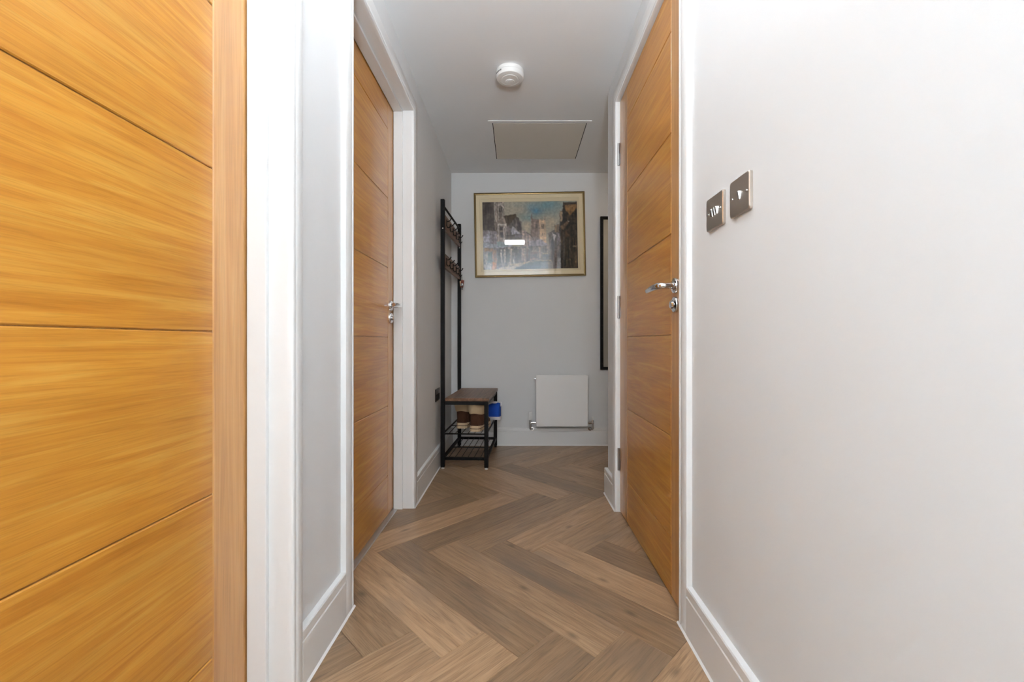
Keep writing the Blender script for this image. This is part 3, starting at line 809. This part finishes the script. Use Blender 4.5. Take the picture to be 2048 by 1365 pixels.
# ------------------------------------------------------------------ boots, sneaker, keys
M['fleece'] = paint('cream_fleece', srgb(205, 178, 142), 0.95, 0.9, 260, var=0.10)
M['suede'] = paint('brown_suede', srgb(74, 44, 26), 0.9, 0.3, 300, var=0.10)
M['solec'] = paint('cream_rubber', srgb(206, 178, 142), 0.6, 0.05)
M['stripe'] = paint('dark_brown_stripe', srgb(56, 32, 20), 0.7, 0.0)
M['blue'] = paint('blue_knit', srgb(6, 70, 172), 0.75, 0.4, 500, var=0.05)
M['solew'] = paint('white_rubber', srgb(226, 222, 226), 0.5, 0.03)
M['lining'] = paint('dark_lining', srgb(38, 30, 26), 0.95, 0.0)
M['leather'] = paint('red_brown_leather', srgb(120, 58, 40), 0.6, 0.2, 200)

def outline(L, n=14, heel=0.037, mid=0.033, ball=0.046, k=1.0):
    """closed footprint; heel at y=0, toe at y=L"""
    ys = [0.0, 0.006, 0.02, 0.05, 0.10, 0.14, 0.18, 0.21, 0.235, 0.252, 0.260]
    hw = [0.016, 0.027, 0.035, heel, mid + .003, mid + .007, ball, ball, 0.040, 0.027, 0.012]
    r = [(w * k, y / 0.26 * L) for w, y in zip(hw, ys)]; l = [(-w * k, y / 0.26 * L) for w, y in zip(hw, ys)]
    return r + l[::-1]
def slab(pts, z0, z1, grow=1.0, curl=0.0, L=0.26):
    def zz(z, y): return z + curl * max(0.0, (y / L - 0.72)) ** 2 * 8
    c = L / 2
    f = lambda x, y: (x * grow, c + (y - c) * (1 + (grow - 1) * 0.4))
    return [[(f(x, y)[0], f(x, y)[1], zz(z, y)) for x, y in pts] for z in (z0, z1)]
def half_dome(L, hts, k, base, inset_=0.93):
    """upper: rings along y; hts = list of (y fraction, height, half width)"""
    rings = []
    for yf, h, w in hts:
        ring = []
        for i in range(17):
            a = math.pi * i / 16
            ring.append((w * k * math.cos(a), yf * L, base + h * (max(0.0, math.sin(a)) ** 0.7)))
        rings.append(ring)
    return rings

def boot(loc, rz, label):
    r = empty('boot', loc, rz)
    tag(r, label, 'boot', 'fleece-cuffed boots on the shoe shelf')
    L = 0.25; o = outline(L)
    MB().loft(slab(o, 0.0, 0.017, 1.03, L=L)).build('sole', M['solec'], r)
    MB().loft(slab(o, 0.0171, 0.0215, 1.0, L=L)).build('sole_stripe', M['stripe'], r)
    MB().loft(slab(o, 0.0216, 0.038, 1.02, L=L)).build('sole_band', M['solec'], r)
    MB().loft(half_dome(L, [(0.02, .05, .022), (0.07, .075, .034), (0.25, .085, .041), (0.42, .080, .041), (0.58, .062, .043), (0.75, .046, .045), (0.88, .034, .040), (0.96, .020, .028), (0.99, .010, .012)], 1.0, 0.036)).build('foot_upper', M['suede'], r, smooth=True)
    rings = []
    for z, rx, ry in ((0.040, .043, .050), (0.075, .045, .050), (0.105, .046, .050), (0.128, .048, .052)):
        rings.append([(rx * math.cos(2 * math.pi * k / 24), 0.062 + ry * math.sin(2 * math.pi * k / 24), z) for k in range(24)])
    MB().loft(rings).build('shaft', M['suede'], r, smooth=True)
    rings = []
    for z, g in ((0.120, 0.045), (0.116, 0.050), (0.124, 0.0535), (0.145, 0.0595), (0.172, 0.0655), (0.179, 0.062), (0.178, 0.056), (0.165, 0.052), (0.140, 0.050)):
        rings.append([(g * math.cos(2 * math.pi * k / 32), 0.062 + (g + .003) * math.sin(2 * math.pi * k / 32), z + 0.004 * math.sin(3 * 2 * math.pi * k / 32)) for k in range(32)])
    MB().loft(rings, True, False).build('cuff', M['fleece'], r, smooth=True)
    MB().lathe([(0, 0.129), (0.052, 0.129), (0.052, 0.1405), (0, 0.1405)], 24, at=(0, 0.062, 0)).build('lining', M['lining'], r)
    r.scale = (1.10, 1.06, 1.04)
    return r
ZS = SH + 0.0004
boot((-0.410, 3.085, ZS), math.radians(-10), 'brown boot with cream fleece cuff deeper in on the wire shelf')
boot((-0.304, 2.975, ZS), math.radians(-14), 'brown boot with cream fleece cuff at the shelf front by the bench leg')

sk = empty('sneaker', (-0.135, 3.452, ZS), math.radians(80))
tag(sk, 'bright blue sneaker with white sole sticking out of the shoe shelf', 'shoe')
L = 0.285; o = outline(L)
MB().loft(slab(o, 0.0, 0.024, 1.03, 0.02, L)).build('sole', M['solew'], sk)
MB().loft(half_dome(L, [(0.012, .098, .020), (0.03, .108, .030), (0.10, .112, .037), (0.24, .104, .038), (0.36, .092, .038), (0.50, .076, .040), (0.66, .058, .044), (0.80, .048, .043), (0.91, .040, .035), (0.97, .030, .022), (0.99, .022, .010)], 1.0, 0.0242)).build('upper', M['blue'], sk, smooth=True)
MB().lathe([(0, 0.0), (0.026, 0.0), (0.029, 0.006), (0.024, 0.010), (0.02, 0.006), (0, 0.004)], 24, at=(0, 0.055, 0.131)).build('collar', M['solew'], sk, smooth=True)
MB().box(-0.012, 0.012, -0.006, 0.004, 0.105, 0.140, 0.003).build('heel_tab', M['solew'], sk)
for k in range(4):
    y = 0.125 + k * 0.020; z = 0.1215 - k * 0.0095
    MB().tube([(-0.020, y, z - 0.008), (-0.010, y, z), (0.010, y, z), (0.020, y, z - 0.008)], 0.0028, 6).build('lace', M['solew'], sk)

ky = empty('key_ring', (-0.4535, 3.470, 1.380))
tag(ky, 'bunch of keys with red-brown fob hanging from a lower hook', 'keys')
rg = [(0.0, 0.014 * math.cos(2 * math.pi * k / 20), 0.014 * math.sin(2 * math.pi * k / 20)) for k in range(20)]
MB().tube(rg + [rg[0]], 0.0013, 6).build('ring', M['chrome'], ky, (0, 0, 0.012), smooth=True)
MB().box(-0.013, 0.013, -0.005, 0.003, -0.062, 0.0, 0.004, 2).build('fob', M['leather'], ky, (0.006, 0, -0.002), (0, math.radians(8), 0))
MB().box(-0.009, 0.009, -0.004, 0.004, -0.045, 0.0, 0.003, 2).build('tag', M['fleece'], ky, (-0.010, 0, -0.010), (0, math.radians(-6), 0))
kb = MB().box(-0.010, 0.010, -0.0012, 0.0012, -0.022, 0.0, 0.001); kb.box(-0.0035, 0.0035, -0.0012, 0.0012, -0.052, -0.022); kb.box(-0.0065, -0.0035, -0.0012, 0.0012, -0.050, -0.036)
kb.build('key', M['chrome'], ky, (0.000, -0.008, -0.030), (0, math.radians(-4), 0))
